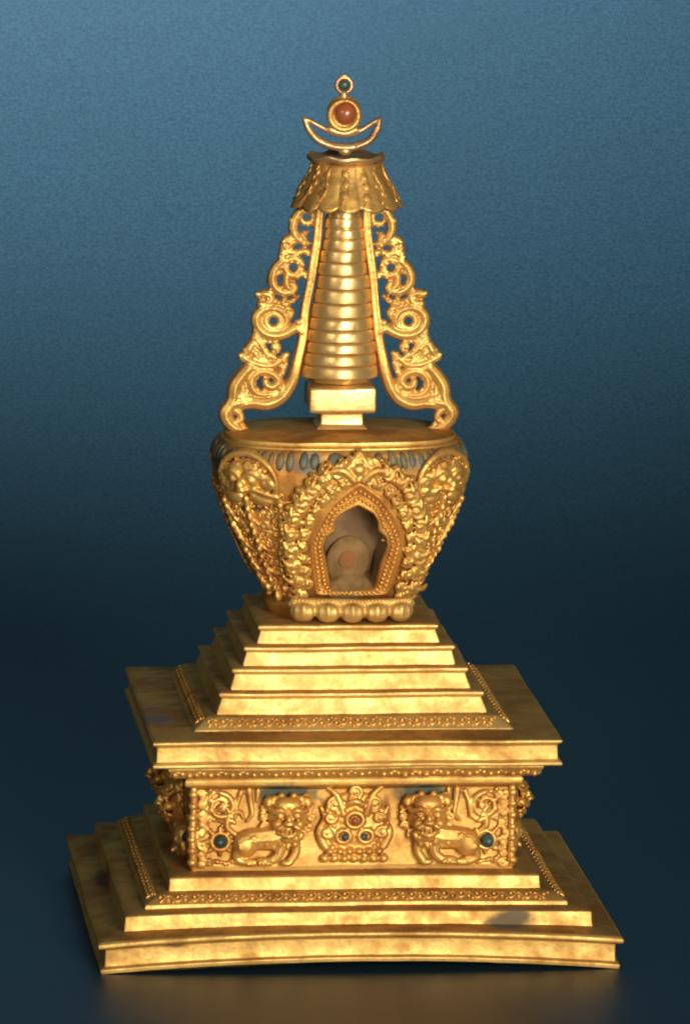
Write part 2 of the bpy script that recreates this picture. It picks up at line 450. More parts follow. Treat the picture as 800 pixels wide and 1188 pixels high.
for side in range(4):
    g = side*PI/2; M = face_map(g)
    for m, hx in ((-1, -.76), (1, .84)):
        mb = MB(M); lion(mb, hx, 1.61, m)
        mb.build('lion', G_relief, block, voxel=.0105, jitter=.008)
        mb = MB(M); corner_scroll(mb, m); mb.build('corner_scroll', G_relief, block, voxel=.016, jitter=.01)
        mb = MB(M); mb.blob((m*1.52, 1.29, .05), (.078, .078, .07)); mb.build('turquoise_stone', M_gem, block, jitter=.05)
        mb = MB(M); mb.blob((.01+m*.115, 1.345, .12), (.048, .046, .04)); mb.build('slate_stone', M_gemb, block, jitter=.03)
    mb = MB(lambda u, v, h, M=M: M(.01+(u-.01)*1.13, 1.02+(v-1.02)*1.03, h)); jewel(mb, .01, 1.50); mb.build('flaming_jewel', G_relief, block, voxel=.0115, jitter=.008)
    mb = MB(M); mb.blob((.01, 1.53, .13), (.042, .046, .04)); mb.build('red_stone', M_redb, block)

# corner posts close the four edges of the pedestal
for sx in (-1, 1):
    for sy in (-1, 1):
        mb = MB(); mb.tube([(sx*1.815, sy*1.815, 1.0), (sx*1.83, sy*1.83, 1.3), (sx*1.825, sy*1.825, 1.6), (sx*1.83, sy*1.83, 1.88)], .05, up=(1, 0, 0), smooth=3)
        for k in range(7): mb.blob((sx*1.835, sy*1.835, 1.05+.13*k), (.06, .06, .05))
        mb.build('corner_post', G_relief, block, jitter=.02)

# beaded petals under the slab
for side in range(4):
    g = side*PI/2
    mb = MB(face_map(g, 2.085)); u = -2.06; k = 0
    while u < 2.07:
        mb.blob((u, 2.115+.012*math.sin(k*2.1), .0), (.040, .042, .045), rot=.3*(k % 3-1), seg=8, rings=6)
        if k % 3 == 0: mb.blob((u+.03, 2.145, .03), (.05, .018, .025), seg=7, rings=5)
        u += .082; k += 1
    mb.build('petal_band', G_relief, moul, jitter=.015)

# ---- upper slab and terrace
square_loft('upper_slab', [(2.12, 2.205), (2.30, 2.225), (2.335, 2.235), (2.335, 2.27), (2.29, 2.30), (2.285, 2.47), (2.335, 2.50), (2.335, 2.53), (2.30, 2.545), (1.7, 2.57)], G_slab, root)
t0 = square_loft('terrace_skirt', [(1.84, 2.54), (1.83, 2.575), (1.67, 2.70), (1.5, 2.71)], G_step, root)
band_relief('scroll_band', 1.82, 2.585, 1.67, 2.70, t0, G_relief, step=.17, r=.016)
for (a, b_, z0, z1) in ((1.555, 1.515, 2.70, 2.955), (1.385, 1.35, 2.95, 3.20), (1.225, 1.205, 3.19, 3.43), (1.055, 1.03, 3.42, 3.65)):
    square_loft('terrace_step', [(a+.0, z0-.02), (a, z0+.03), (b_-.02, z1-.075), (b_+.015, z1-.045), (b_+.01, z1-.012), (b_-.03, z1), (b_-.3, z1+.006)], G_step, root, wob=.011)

# ---- dome (vase) : rounded-square plan
DP = [(3.64, .80), (3.72, .86), (3.80, .88), (3.86, .86), (4.0, .94), (4.3, 1.11), (4.6, 1.245), (4.9, 1.365), (5.15, 1.44), (5.35, 1.475), (5.5, 1.465), (5.6, 1.43), (5.67, 1.37), (5.695, 1.30), (5.70, .5)]
KY = .74; NE = 2.9; CX = -.03
def dome_r(z):
    if z <= DP[0][0]: return DP[0][1]
    for (a, ra), (b, rb) in zip(DP[:-1], DP[1:]):
        if z <= b: return ra+(rb-ra)*(z-a)/(b-a)
    return DP[-1][1]
def dome_pt(t, z):
    r = dome_r(z); c, s_ = math.cos(t), math.sin(t)
    return Vector((CX+r*math.copysign(abs(c)**(2/NE), c), KY*r*math.copysign(abs(s_)**(2/NE), s_), z))
def dome_n(t, z):
    a = dome_pt(t+.03, z)-dome_pt(t-.03, z); b = dome_pt(t, z+.03)-dome_pt(t, z-.03)
    return a.cross(b).normalized()
def dome_y(x, z):
    r = dome_r(z); q = min(.999, abs((x-CX)/r))
    return -KY*r*(1-q**NE)**(1/NE)

OPEN = [(415, 586), (424, 591), (433, 596), (438, 605), (438, 615), (447, 622), (449, 634), (441, 656), (434, 684), (384, 685), (379, 656), (375, 634), (378, 622), (388, 616), (388, 605), (393, 597), (404, 591)]
BEAD = [(417, 559), (441, 576), (458, 598), (468, 628), (460, 660), (449, 688), (366, 689), (362, 658), (360, 628), (374, 598), (396, 574)]
OUT = [(416, 520), (446, 536), (474, 551), (489, 576), (496, 604), (493, 640), (482, 692), (342, 693), (331, 645), (329, 602), (348, 568), (376, 540)]
def niche_y(x, z): return -(.075-.55*dome_y(CX, z)-.45*dome_y(max(-1, min(1, x)), z))
def niche_pts(pts): return [at(a, b, niche_y) for a, b in pts]
def resample(pts, n, c):
    """closed outline sampled at n equal angles about c, counted from the top"""
    out = []
    for i in range(n):
        a = PI/2-2*PI*i/n; d = (math.cos(a), math.sin(a)); best = None
        for (x0, y0), (x1, y1) in zip(pts, pts[1:]+pts[:1]):
            ex, ey = x1-x0, y1-y0; den = d[0]*ey-d[1]*ex
            if abs(den) < 1e-9: continue
            wx, wy = x0-c[0], y0-c[1]
            t = (wx*ey-wy*ex)/den; u = (wx*d[1]-wy*d[0])/den
            if t > 0 and -1e-6 <= u <= 1+1e-6: best = t if best is None else max(best, t)
        out.append((c[0]+d[0]*best, c[1]+d[1]*best))
    return out
NC = at(410, 640, niche_y); NN = 120
o_open = resample(niche_pts(OPEN), NN, NC); o_bead = resample(niche_pts(BEAD), NN, NC); o_out = resample(niche_pts(OUT), NN, NC)
def MNICHE(u, v, h):
    y = niche_y(u, v); k = .05
    n = Vector((1, (niche_y(u+k, v)-niche_y(u-k, v))/(2*k), 0)).cross(Vector((0, (niche_y(u, v+k)-niche_y(u, v-k))/(2*k), 1))).normalized()
    if n.y > 0: n = -n
    return Vector((u, y, v))+n*h

def make_dome():
    nt_, zs = 176, []
    for (a, _), (b, _) in zip(DP[:-1], DP[1:]):
        k = max(1, int((b-a)/.05))
        zs += [a+(b-a)*i/k for i in range(k)]
    zs.append(DP[-1][0])
    mb = MB(); vs = []; fs = []
    for z in zs:
        for i in range(nt_):
            t = 2*PI*i/nt_; p = dome_pt(t, z)
            if 3.9 < z < 5.65: p = p+dome_n(t, z)*(nz(p, 2.2)*.03)
            vs.append(tuple(p))
    def inside(p):
        if p.y > 0: return False
        a = math.atan2(p.z-NC[1], p.x-NC[0]); i = int(round((PI/2-a)/(2*PI)*NN)) % NN
        q = o_open[i]; r0 = math.hypot(q[0]-NC[0], q[1]-NC[1])
        return math.hypot(p.x-NC[0], p.z-NC[1]) < r0+.06
    for j in range(len(zs)-1):
        for i in range(nt_):
            k = (i+1) % nt_; f = (j*nt_+i, j*nt_+k, (j+1)*nt_+k, (j+1)*nt_+i)
            c = sum((Vector(vs[q]) for q in f), Vector())/4
            if not inside(c): fs.append(f)
    fs.append(tuple(range(nt_))[::-1])
    mb.add(vs, fs)
    return mb.build('dome', G_dome, root, sharp=50)
dome = make_dome()

def corner_map(t0):
    """local u = distance along the wall from direction t0, v = height, h = outwards"""
    def M(u, v, h):
        t = t0+u/1.25
        return dome_pt(t, v)+dome_n(t, v)*h
    return M
DOMEDIR = [-PI*.75, -PI*.25, PI*.25, PI*.75]
for t0_ in DOMEDIR:
    M = corner_map(t0_)
    mb = MB(M)                                      # monster face: brow crown of curls, eyes, muzzle, upper jaw
    mb.tube([(-.42, 5.20, .03), (-.43, 5.36, .05), (-.30, 5.52, .06), (0, 5.60, .06), (.30, 5.52, .06), (.43, 5.36, .05), (.42, 5.20, .03)], .038)
    mb.blob((0, 5.36, 0), (.38, .20, .07))
    for s_ in (-1, 1):
        for k in range(4): mb.spiral((s_*(.07+.095*k), 5.46-.03*k*k*.6), .055, 1.3, .02, a0=k, hand=s_, h=.075)
        mb.blob((s_*.13, 5.33, .08), (.06, .045, .05)); mb.ring((s_*.13, 5.33), .068, .015, .08, n=10)
        mb.tube([(s_*.04, 5.36, .08), (s_*.14, 5.41, .09), (s_*.26, 5.36, .06), (s_*.36, 5.40, .05)], [.03, .035, .03, .02])
        mb.spiral((s_*.33, 5.28), .075, 1.4, .025, a0=1, hand=s_, h=.05)
        mb.tube([(0, 5.20, .07), (s_*.15, 5.22, .07), (s_*.32, 5.17, .05), (s_*.45, 5.14, .04)], [.035, .035, .03, .025])
        mb.blob((s_*.22, 5.10, .02), (.18, .075, .055), rot=s_*-.1)
        for k in range(9): mb.blob((s_*random.uniform(.05, .40), random.uniform(5.16, 5.50), .06), random.uniform(.022, .04), seg=8, rings=6)
        mb.spiral((s_*.44, 5.05), .06, 1.2, .022, a0=2, hand=-s_, h=.03)
    mb.blob((0, 5.27, .11), (.06, .07, .07)); mb.blob((0, 5.22, .13), (.075, .035, .05))
    mb.build('monster_mask', G_relief, dome, voxel=.016, jitter=.012)
    mb = MB(M)                                      # jewelled strings falling from the mask
    mb.tube([(0, 5.10, .03), (.0, 4.9, .03), (.0, 4.72, .03)], [.05, .04, .035])
    for k in range(12):
        z = 4.98-.095*k; mb.blob((.012*math.sin(k*2), z, .045), (.036+.010*(k % 3 == 0), .042, .045), seg=9, rings=6)
    for s_ in (-1, 1):
        n = 16
        for k in range(n):
            t = k/(n-1); u = s_*(.46-.20*t+.03*math.sin(t*7)); z = 5.05-1.1*t
            mb.blob((u, z, .04), (.034+.012*(k % 4 == 0),)*3, seg=9, rings=6)
        mb.tube([(s_*.48, 5.05, .02), (s_*.40, 4.7, .02), (s_*.30, 4.3, .02), (s_*.24, 3.95, .02)], .03)
        for (za, zb, sag) in ((4.95, 4.80, .17), (4.62, 4.50, .13), (4.32, 4.22, .10)):
            w_ = .44-.2*(5.05-za)/1.1
            pts = [(s_*w_*q, za+(zb-za)*(1-q)*.3-sag*math.sin(PI*q), .03) for q in (0, .2, .4, .6, .8, 1)]
            mb.tube(pts, .02, seg=6)
            for p in pts[1:-1]: mb.blob(p, .032, seg=8, rings=5)
        mb.spiral((s_*.20, 4.78), .06, 1.2, .018, hand=s_, h=.025)
        mb.blob((s_*.2, 4.02, .03), (.06, .05, .05))
    mb.blob((0, 3.93, .05), (.07, .06, .06))
    mb.build('jewel_string', G_relief, dome, voxel=.016, jitter=.012)

# collar of lappets between the masks
mb = MB(lambda u, v, h: dome_pt(u, v)+dome_n(u, v)*h)
for i in range(70):
    t = 2*PI*i/70+random.uniform(-.012, .012)
    if random.random() < .12: continue
    mb.blob((t, 5.55+random.uniform(-.02, .02), .0), (.030+random.uniform(0, .012), .10+random.uniform(-.02, .02), .022), seg=8, rings=6)
mb.build('lappet_collar', M_teal, dome, jitter=.01)
mb = MB(lambda u, v, h: dome_pt(u, v)+dome_n(u, v)*h)
mb.tube([(2*PI*i/80, 5.685, .0) for i in range(81)], .02, smooth=0, up=(0, 0, 1))
mb.build('collar_cord', G_relief, dome)
# floral stems on the free wall between niche and masks
mb = MB(lambda u, v, h: dome_pt(u, v)+dome_n(u, v)*h)
for t in (0, PI/2, PI):
    mb = MB(lambda u, v, h: dome_pt(u, v)+dome_n(u, v)*h)
    for k in range(5):
        mb.spiral((t, 4.25+.22*k), .07, 1.2, .018, a0=k, hand=1 if k % 2 else -1, h=.01)
    mb.tube([(t, 4.1, .01), (t+.04, 4.4, .01), (t-.04, 4.8, .01), (t, 5.2, .01)], .016)
    mb.build('wall_tendril', G_relief, dome, jitter=.01)

LIDP = [(1.28, 5.685), (1.325, 5.70), (1.335, 5.72), (1.325, 5.745), (1.27, 5.755), (.9, 5.785), (.4, 5.80), (.02, 5.802)]
mb = MB(); vs = []; fs = []; n = 176
for (r_, z) in LIDP:
    for i in range(n):
        t = 2*PI*i/n; c, s_ = math.cos(t), math.sin(t)
        p = Vector((CX+r_*math.copysign(abs(c)**(2/NE), c), KY*r_*math.copysign(abs(s_)**(2/NE), s_), z))
        vs.append(tuple(p+Vector((0, 0, .008*nz(p, 2.5)))))
for j in range(len(LIDP)-1):
    for i in range(n):
        k = (i+1) % n; fs.append((j*n+i, j*n+k, (j+1)*n+k, (j+1)*n+i))
fs.append(tuple(range(n))[::-1]); fs.append(tuple((len(LIDP)-1)*n+i for i in range(n)))
mb.add(vs, fs); mb.build('dome_lid', G_slab, root, sharp=50)

# arabesque ground of small scrolls over the wall of the dome
for t0_ in DOMEDIR:
    mb = MB(corner_map(t0_)); k = 0
    for iv in range(11):
        v = 3.98+.115*iv; half = .50+.30*(v-3.98)/1.2
        u = -half+(.06 if iv % 2 else 0)
        while u < half:
            p = (u+random.uniform(-.02, .02), v+random.uniform(-.02, .02))
            mb.spiral(p, .052+random.uniform(-.01, .012), 1.1, .016, a0=random.uniform(0, 6), hand=random.choice((-1, 1)), h=.008)
            if k % 2: mb.blob((p[0]+.06, p[1]+.04, .004), (.045, .022, .022), rot=random.uniform(0, 3), seg=8, rings=5)
            u += .125; k += 1
    mb.build('arabesque', G_relief, dome, jitter=.012)

# ---- niche
def outline_strip(mb, A, hA, B, hB):
    n = len(A); vs = [(p[0], p[1], hA) for p in A]+[(p[0], p[1], hB) for p in B]
    mb.add(vs, [(i, (i+1) % n, n+(i+1) % n, n+i) for i in range(n)])
def lerp_o(A, B, t): return [(a[0]+(b[0]-a[0])*t, a[1]+(b[1]-a[1])*t) for a, b in zip(A, B)]
mb = MB(MNICHE)
L = [(o_out, -.26), (o_out, -.03), (lerp_o(o_out, o_bead, .12), .0), (lerp_o(o_out, o_bead, .9), .0), (o_bead, .035), (lerp_o(o_bead, o_open, .10), .045), (lerp_o(o_bead, o_open, .18), .015), (lerp_o(o_bead, o_open, .80), .010), (lerp_o(o_bead, o_open, .88), .035), (o_open, .02), (o_open, -.36)]
for (A, a), (B, b) in zip(L[:-1], L[1:]): outline_strip(mb, A, a, B, b)
frame = mb.build('niche_frame', G_ground, root, sharp=50, jitter=.006)
bm = bmesh.new(); bm.from_mesh(frame.data); bmesh.ops.remove_doubles(bm, verts=bm.verts, dist=.00001); bmesh.ops.recalc_face_normals(bm, faces=bm.faces); bm.to_mesh(frame.data); bm.free()
mb = MB(MNICHE)
def walk(outline, step):
    """points at even spacing along an outline"""
    out = []; acc = 0
    for (a, b) in zip(outline, outline[1:]+outline[:1]):
        l = math.hypot(b[0]-a[0], b[1]-a[1])
        while acc < l:
            t = acc/l; out.append((a[0]+(b[0]-a[0])*t, a[1]+(b[1]-a[1])*t)); acc += step
        acc -= l
    return out
zb = at(410, 687, niche_y)[1]
for t_, st in ((.34, .058), (.66, .052)):
    for p in walk(lerp_o(o_bead, o_open, t_), st):
        if p[1] > zb-.02: mb.blob((p[0], p[1], .022), (.024, .022, .03), seg=8, rings=6)
mb.build('bead_border', G_relief, frame, jitter=.006)
mb = MB(MNICHE)
for row, (tt, st, q_) in enumerate(((.70, .19, 1.0), (.26, .15, .68))):
    W_ = walk(lerp_o(o_bead, o_out, tt), st)
    for k, p in enumerate(W_):
        if p[1] < zb+.05 and abs(p[0]-NC[0]) < .5: continue
        s_ = 1 if p[0] > NC[0] else -1
        a = math.atan2(p[1]-NC[1], p[0]-NC[0])
        mb.spiral(p, q_*(.085+.02*math.sin(k*1.7)), 1.35, .028*q_+.004, a0=a+PI*.5*s_, hand=-s_, h=.045)
        q = (p[0]+.085*q_*math.cos(a+.5*s_), p[1]+.085*q_*math.sin(a+.5*s_))
        mb.tube([(p[0], p[1], .03), (q[0], q[1], .06), (p[0]+.16*q_*math.cos(a+.75*s_), p[1]+.16*q_*math.sin(a+.75*s_), .04)], [.026*q_, .030*q_, .012])
        mb.tube([(p[0]-.08*q_*math.cos(a-.9*s_), p[1]-.08*q_*math.sin(a-.9*s_), .03), (p[0]-.02, p[1]+.01, .07), (p[0]+.09*q_*math.cos(a-.7*s_), p[1]+.09*q_*math.sin(a-.7*s_), .03)], [.012, .022, .012])
        for e in (-.5, .2, .9): mb.tube([(p[0]+.04*q_*math.cos(a+e*s_), p[1]+.04*q_*math.sin(a+e*s_), .05), (p[0]+.15*q_*math.cos(a+e*s_*1.3), p[1]+.15*q_*math.sin(a+e*s_*1.3), .045)], [.017, .009], seg=6)
        for _ in range(3): mb.blob((p[0]+random.uniform(-.09, .09)*q_, p[1]+random.uniform(-.09, .09)*q_, .035), random.uniform(.02, .034), seg=8, rings=5)
px_, pz_ = at(416, 545, niche_y)                      # peak ornament
mb.blob((px_, pz_, .05), (.09, .07, .07)); mb.tube([(px_-.2, pz_-.07, .04), (px_-.08, pz_+.06, .06), (px_, pz_+.17, .05), (px_+.08, pz_+.06, .06), (px_+.2, pz_-.07, .04)], .035)
for s_ in (-1, 1): mb.tube([(px_+s_*.05, pz_-.12, .05), (px_+s_*.16, pz_-.02, .07), (px_+s_*.30, pz_-.02, .05), (px_+s_*.36, pz_-.14, .03)], [.04, .045, .035, .02])
# leafy outer edge
for k, p in enumerate(walk(lerp_o(o_bead, o_out, .97), .115)):
    if p[1] < zb+.03: continue
    a = math.atan2(p[1]-NC[1], p[0]-NC[0])
    mb.blob((p[0], p[1], -.01), (.075, .042, .05), rot=a+.5*(1 if k % 2 else -1))
mb.build('flame_scroll', G_relief, frame, voxel=.0105, jitter=.012)

# lining with its back wall
mb = MB(MNICHE)
ins = lerp_o(o_open, [NC]*NN, .015)
outline_strip(mb, ins, -.02, ins, -.40)
outline_strip(mb, ins, -.40, [NC]*NN, -.40)
mb.build('niche_lining', M_cav, root)

# lotus seat of the niche
lz = at(408, 712, -1.0)[1]
xl, xr = at(337, 705, -.98)[0], at(479, 705, -.98)[0]
xm, hw = (xl+xr)/2, (xr-xl)/2
def MLOT(u, v, h):
    """u along a shallow bow in plan"""
    q = min(1, abs(u-xm)/hw)
    return Vector((u, -.86-.10*(1-q*q)-h, v))
mb = MB(MLOT)
mb.blob((xm, 3.80, -.02), (hw*.93, .10, .09), seg=24, rings=10)
mb.tube([(xl+.03+(xr-xl-.06)*i/20, 3.905, .04) for i in range(21)], .04, smooth=0)
mb.tube([(xl+.01+(xr-xl-.02)*i/20, 3.868, .02) for i in range(21)], .045, smooth=0)
n = 5
for k in range(n):
    u = xl+.14+(xr-xl-.28)*k/(n-1)
    mb.blob((u, 3.79, .05), (.155, .115, .13))
    for q in (-1, 0, 1): mb.blob((u+q*.075, 3.79+.012*(q == 0), .14-.025*abs(q)), (.046, .090-.012*abs(q), .05))
    for s_ in (-1, 1): mb.tube([(u+s_*.11, 3.87, .08), (u+s_*.14, 3.79, .09), (u+s_*.085, 3.70, .08), (u, 3.68, .08)], .012, seg=6)
for k in range(n-1):
    u = xl+.14+(xr-xl-.28)*(k+.5)/(n-1); mb.blob((u, 3.80, .04), (.04, .06, .06)); 
mb.build('lotus_seat', G_step, root, voxel=.012, jitter=.008)
mb = MB(MLOT)
for i in range(32): mb.blob((xl+.05+(xr-xl-.1)*i/31, 3.915, .07), .022, seg=8, rings=5)
mb.build('lotus_beading', G_step, root)

# relic standing in the niche
rl = MB(); rx, rz = at(405, 640, -.75)
rel = bpy.data.objects.new('relic', None); col.objects.link(rel); rel.location = (rx*S, -.64*S, 3.92*S)
tag(rel, 'small pale clay relic with a reddish centre, inside the arched niche of the gilded stupa', 'relic')
zf = at(405, 686, -.7)[1]
rl = MB(); rl.blob((0, .03, .42), (.265, .085, .29), seg=24, rings=16); rl.blob((0, 0, .10), (.27, .17, .17), seg=20, rings=10)

rb = rl.build('body', M_relic, rel, voxel=.02, relax=6, jitter=.05)
rc = MB(); rc.blob((-.01, -.042, .43), (.115, .018, .11), seg=16, rings=10); rc.build('red_centre', M_relicred, rel, jitter=.04)

# ---- harmika
hx, hy = -.02, .0
square_loft('harmika_foot', [(.30, 5.79), (.285, 5.82), (.25, 5.845), (.245, 5.98), (.30, 6.01)], G_smooth, root, cx=hx, cy=hy, r=.02, seg=8, wob=.01)
square_loft('harmika', [(.32, 5.985), (.37, 6.0), (.385, 6.03), (.385, 6.26), (.37, 6.295), (.32, 6.31), (.1, 6.315)], G_smooth, root, cx=hx, cy=hy, r=.02, seg=10, wob=.012)

# ---- spire
def lathe(name, prof, mat, parent, cx=0, cy=0, n=64, wob=0, sharp=None, tilt=None):
    mb = MB(); vs = []; fs = []
    for (r, z) in prof:
        for i in range(n):
            a = 2*PI*i/n; vs.append((cx+(tilt(z) if tilt else 0)+r*math.cos(a)*(1+wob*nz((math.cos(a)*2, math.sin(a)*2, z*3))), cy+r*math.sin(a)*(1+wob*nz((math.cos(a)*2+5, math.sin(a)*2, z*3))), z+wob*.5*nz((math.cos(a)*1.5, math.sin(a)*1.5, z))))
    for j in range(len(prof)-1):
        for i in range(n):
            k = (i+1) % n; fs.append((j*n+i, j*n+k, (j+1)*n+k, (j+1)*n+i))
    fs.append(tuple(range(n))[::-1]); fs.append(tuple((len(prof)-1)*n+i for i in range(n)))
    mb.add(vs, fs); return mb.build(name, mat, parent, sharp=sharp)
lean = lambda z: -.03+.03*(z-6.3)/2
core = lathe('spire_core', [(.20, 6.31), (.36, 6.33), (.32, 6.6), (.20, 8.3), (.10, 8.88)], G_smooth, root, tilt=lean, n=32)
ys = [440, 425, 411, 398, 384, 370, 353.5, 337, 321, 306, 292, 279, 267, 254]
zz = [at(395, y, -.3)[1] for y in ys]
for k in range(13):
    z0, z1 = zz[k], zz[k+1]; h = z1-z0
    rw = lambda z: .445-.235*(z-zz[0])/(zz[13]-zz[0])
    r = rw(z0)
    prof = [(r*.82, z0+.004), (r*.97, z0+.003), (r*.997, z0+h*.05), (r, z0+h*.14), (r*.99, z0+h*.42), (r*.972, z0+h*.72), (r*.952, z0+h*.90), (r*.93, z0+h*.97), (r*.80, z1)]
    lathe('ring', prof, G_smooth, core, tilt=lean, wob=.022, cx=random.uniform(-.008, .008))

# ---- canopy
def make_canopy():
    mb = MB(); n = 240; vs = []; fs = []
    zt, zb_ = 8.87, 8.40
    lv = 16
    for layer in (0, 1):
        for j in range(lv+1):
            t = j/lv
            for i in range(n):
                a = 2*PI*i/n
                pl = abs(math.sin(a*7+.35*math.sin(a*3)))**.8
                fl = .40+.235*t**1.25
                rr = fl*(1+(.075*pl-.03+.03*nz((math.cos(a)*3, math.sin(a)*3, 4)))*(t**.7))-(.03 if layer else 0)+.008*nz((math.cos(a)*6, math.sin(a)*6, t*5))
                z = zt-(zt-zb_)*t-.055*pl*t**4-.02*t**4*nz((math.cos(a)*2, math.sin(a)*2, 1))
                vs.append((lean(8.6)+.025+rr*math.cos(a), rr*math.sin(a), z+(.0 if layer == 0 else .004)))
    m_ = (lv+1)*n
    for L_ in (0, 1):
        for j in range(lv):
            for i in range(n):
                k = (i+1) % n; f = (L_*m_+j*n+i, L_*m_+j*n+k, L_*m_+(j+1)*n+k, L_*m_+(j+1)*n+i); fs.append(f)
    for i in range(n):
        k = (i+1) % n; fs.append((lv*n+i, lv*n+k, m_+lv*n+k, m_+lv*n+i)); fs.append((i, k, m_+k, m_+i))
    mb.add(vs, fs)
    # small flower sprigs on the pleats
    def MC(u, v, h):
        fl = .40+.235*v**1.25; pl = abs(math.sin(u*7+.35*math.sin(u*3)))**.8
        rr = fl*(1+(.075*pl-.03)*v**.7)+h
        return Vector((.025+rr*math.cos(u), rr*math.sin(u), zt-(zt-zb_)*v))
    m2 = MB(MC)
    for i in range(14):
        a = 2*PI*(i+.25)/14+random.uniform(-.05, .05)
        for t in (.22, .46, .70):
            m2.blob((a+random.uniform(-.08, .08), t+random.uniform(-.05, .05), -.004), (.09+.03*random.random(), .11, .022), rot=random.uniform(-.6, .6), seg=10, rings=6)
        m2.tube([(a-.12, .92, 0), (a+.03, .6, .004), (a-.04, .3, 0), (a+.02, .05, 0)], .018, seg=6)
    n0 = len(mb.v); mb.v += m2.v; mb.f += [tuple(q+n0 for q in f) for f in m2.f]
    return mb.build('canopy', G_wing, root)
canopy = make_canopy()
mb = MB(); n = 72; vs = []; fs = []
pr_ = [(.02, 8.925), (.30, 8.915), (.40, 8.93), (.445, 8.955), (.452, 8.935), (.44, 8.905), (.40, 8.875), (.36, 8.86), (.02, 8.86)]
for r, z in pr_:
    for i in range(n):
        a = 2*PI*i/n; q = max(0, (r-.3)/.15); vs.append((.01+r*math.cos(a), r*math.sin(a), z+.018*q*math.sin(a*8)+.02*q*nz((math.cos(a)*2, math.sin(a)*2, 0))))
for j in range(len(pr_)-1):
    for i in range(n):
        k = (i+1) % n; fs.append((j*n+i, j*n+k, (j+1)*n+k, (j+1)*n+i))
mb.add(vs, fs); mb.build('top_disc', G_pale, canopy, sharp=60)

# ---- crescent, coral sun, finial
def A0(px, py): x, z = at(px, py, 0); return (x, 0, z)
mb = MB()
mb.tube([A0(353, 137), A0(358, 150), A0(368, 162), A0(383, 169), A0(399, 170.5), A0(414, 169), A0(429, 162), A0(437, 150), A0(440.5, 137)], [.028, .042, .046, .05, .054, .05, .046, .042, .028], flat=1.2, up=(0, 1, 0))
mb.tube([A0(353, 136.5), A0(362, 141), A0(374, 148), A0(386, 153.5), A0(398, 155), A0(411, 153.5), A0(423, 148), A0(433, 141), A0(440.5, 136.5)], [.022, .026, .030, .04, .045, .04, .030, .026, .022], flat=1.2, up=(0, 1, 0))
mb.blob(A0(399.5, 175), (.085, .06, .06))
mb.tube([A0(383, 150), A0(398, 154), A0(413, 150)], .055)
mb.build('crescent', G_pale, root, voxel=.012, jitter=.01)
mb = MB(lambda u, v, h: Vector((u, -h, v)))
ox, oz = at(398.5, 133, 0)
mb.ring((ox, oz), .165, .035, .05, n=24); mb.blob((ox, oz, 0), (.19, .19, .08), seg=20)
mb.tube([(ox-.16, oz+.06, .0), (ox-.13, oz+.13, .0), (ox, oz+.21, .0), (ox+.13, oz+.13, .0), (ox+.16, oz+.06, 0)], .035)
for i in range(12):
    a = PI+PI*i/11; mb.blob((ox+.19*math.cos(a), oz+.19*math.sin(a), .03), .022, seg=8, rings=5)
setting = mb.build('coral_setting', G_wing, root, voxel=.012)
mb = MB(lambda u, v, h: Vector((u, -h, v))); mb.blob(at(400, 130.5, 0)+(.06,), (.135, .14, .13), seg=28, rings=18); mb.build('coral_bead', M_coral, setting)
mb = MB(lambda u, v, h: Vector((u, -h, v)))
fx, fz = at(399, 98.5, 0)
mb.ring((fx, fz), .087, .026, 0, n=24); mb.tube([(fx, fz-.19, 0), (fx, fz-.10, 0)], [.07, .045]); mb.tube([(fx-.05, fz+.085, 0), (fx, fz+.115, 0), (fx+.05, fz+.085, 0)], .02)
fin = mb.build('finial_ring', G_pale, root, voxel=.011)
mb = MB(lambda u, v, h: Vector((u, -h, v))); mb.blob((fx, fz, 0), (.066, .066, .035), seg=18, rings=10); mb.build('finial_stone', M_gem, fin)

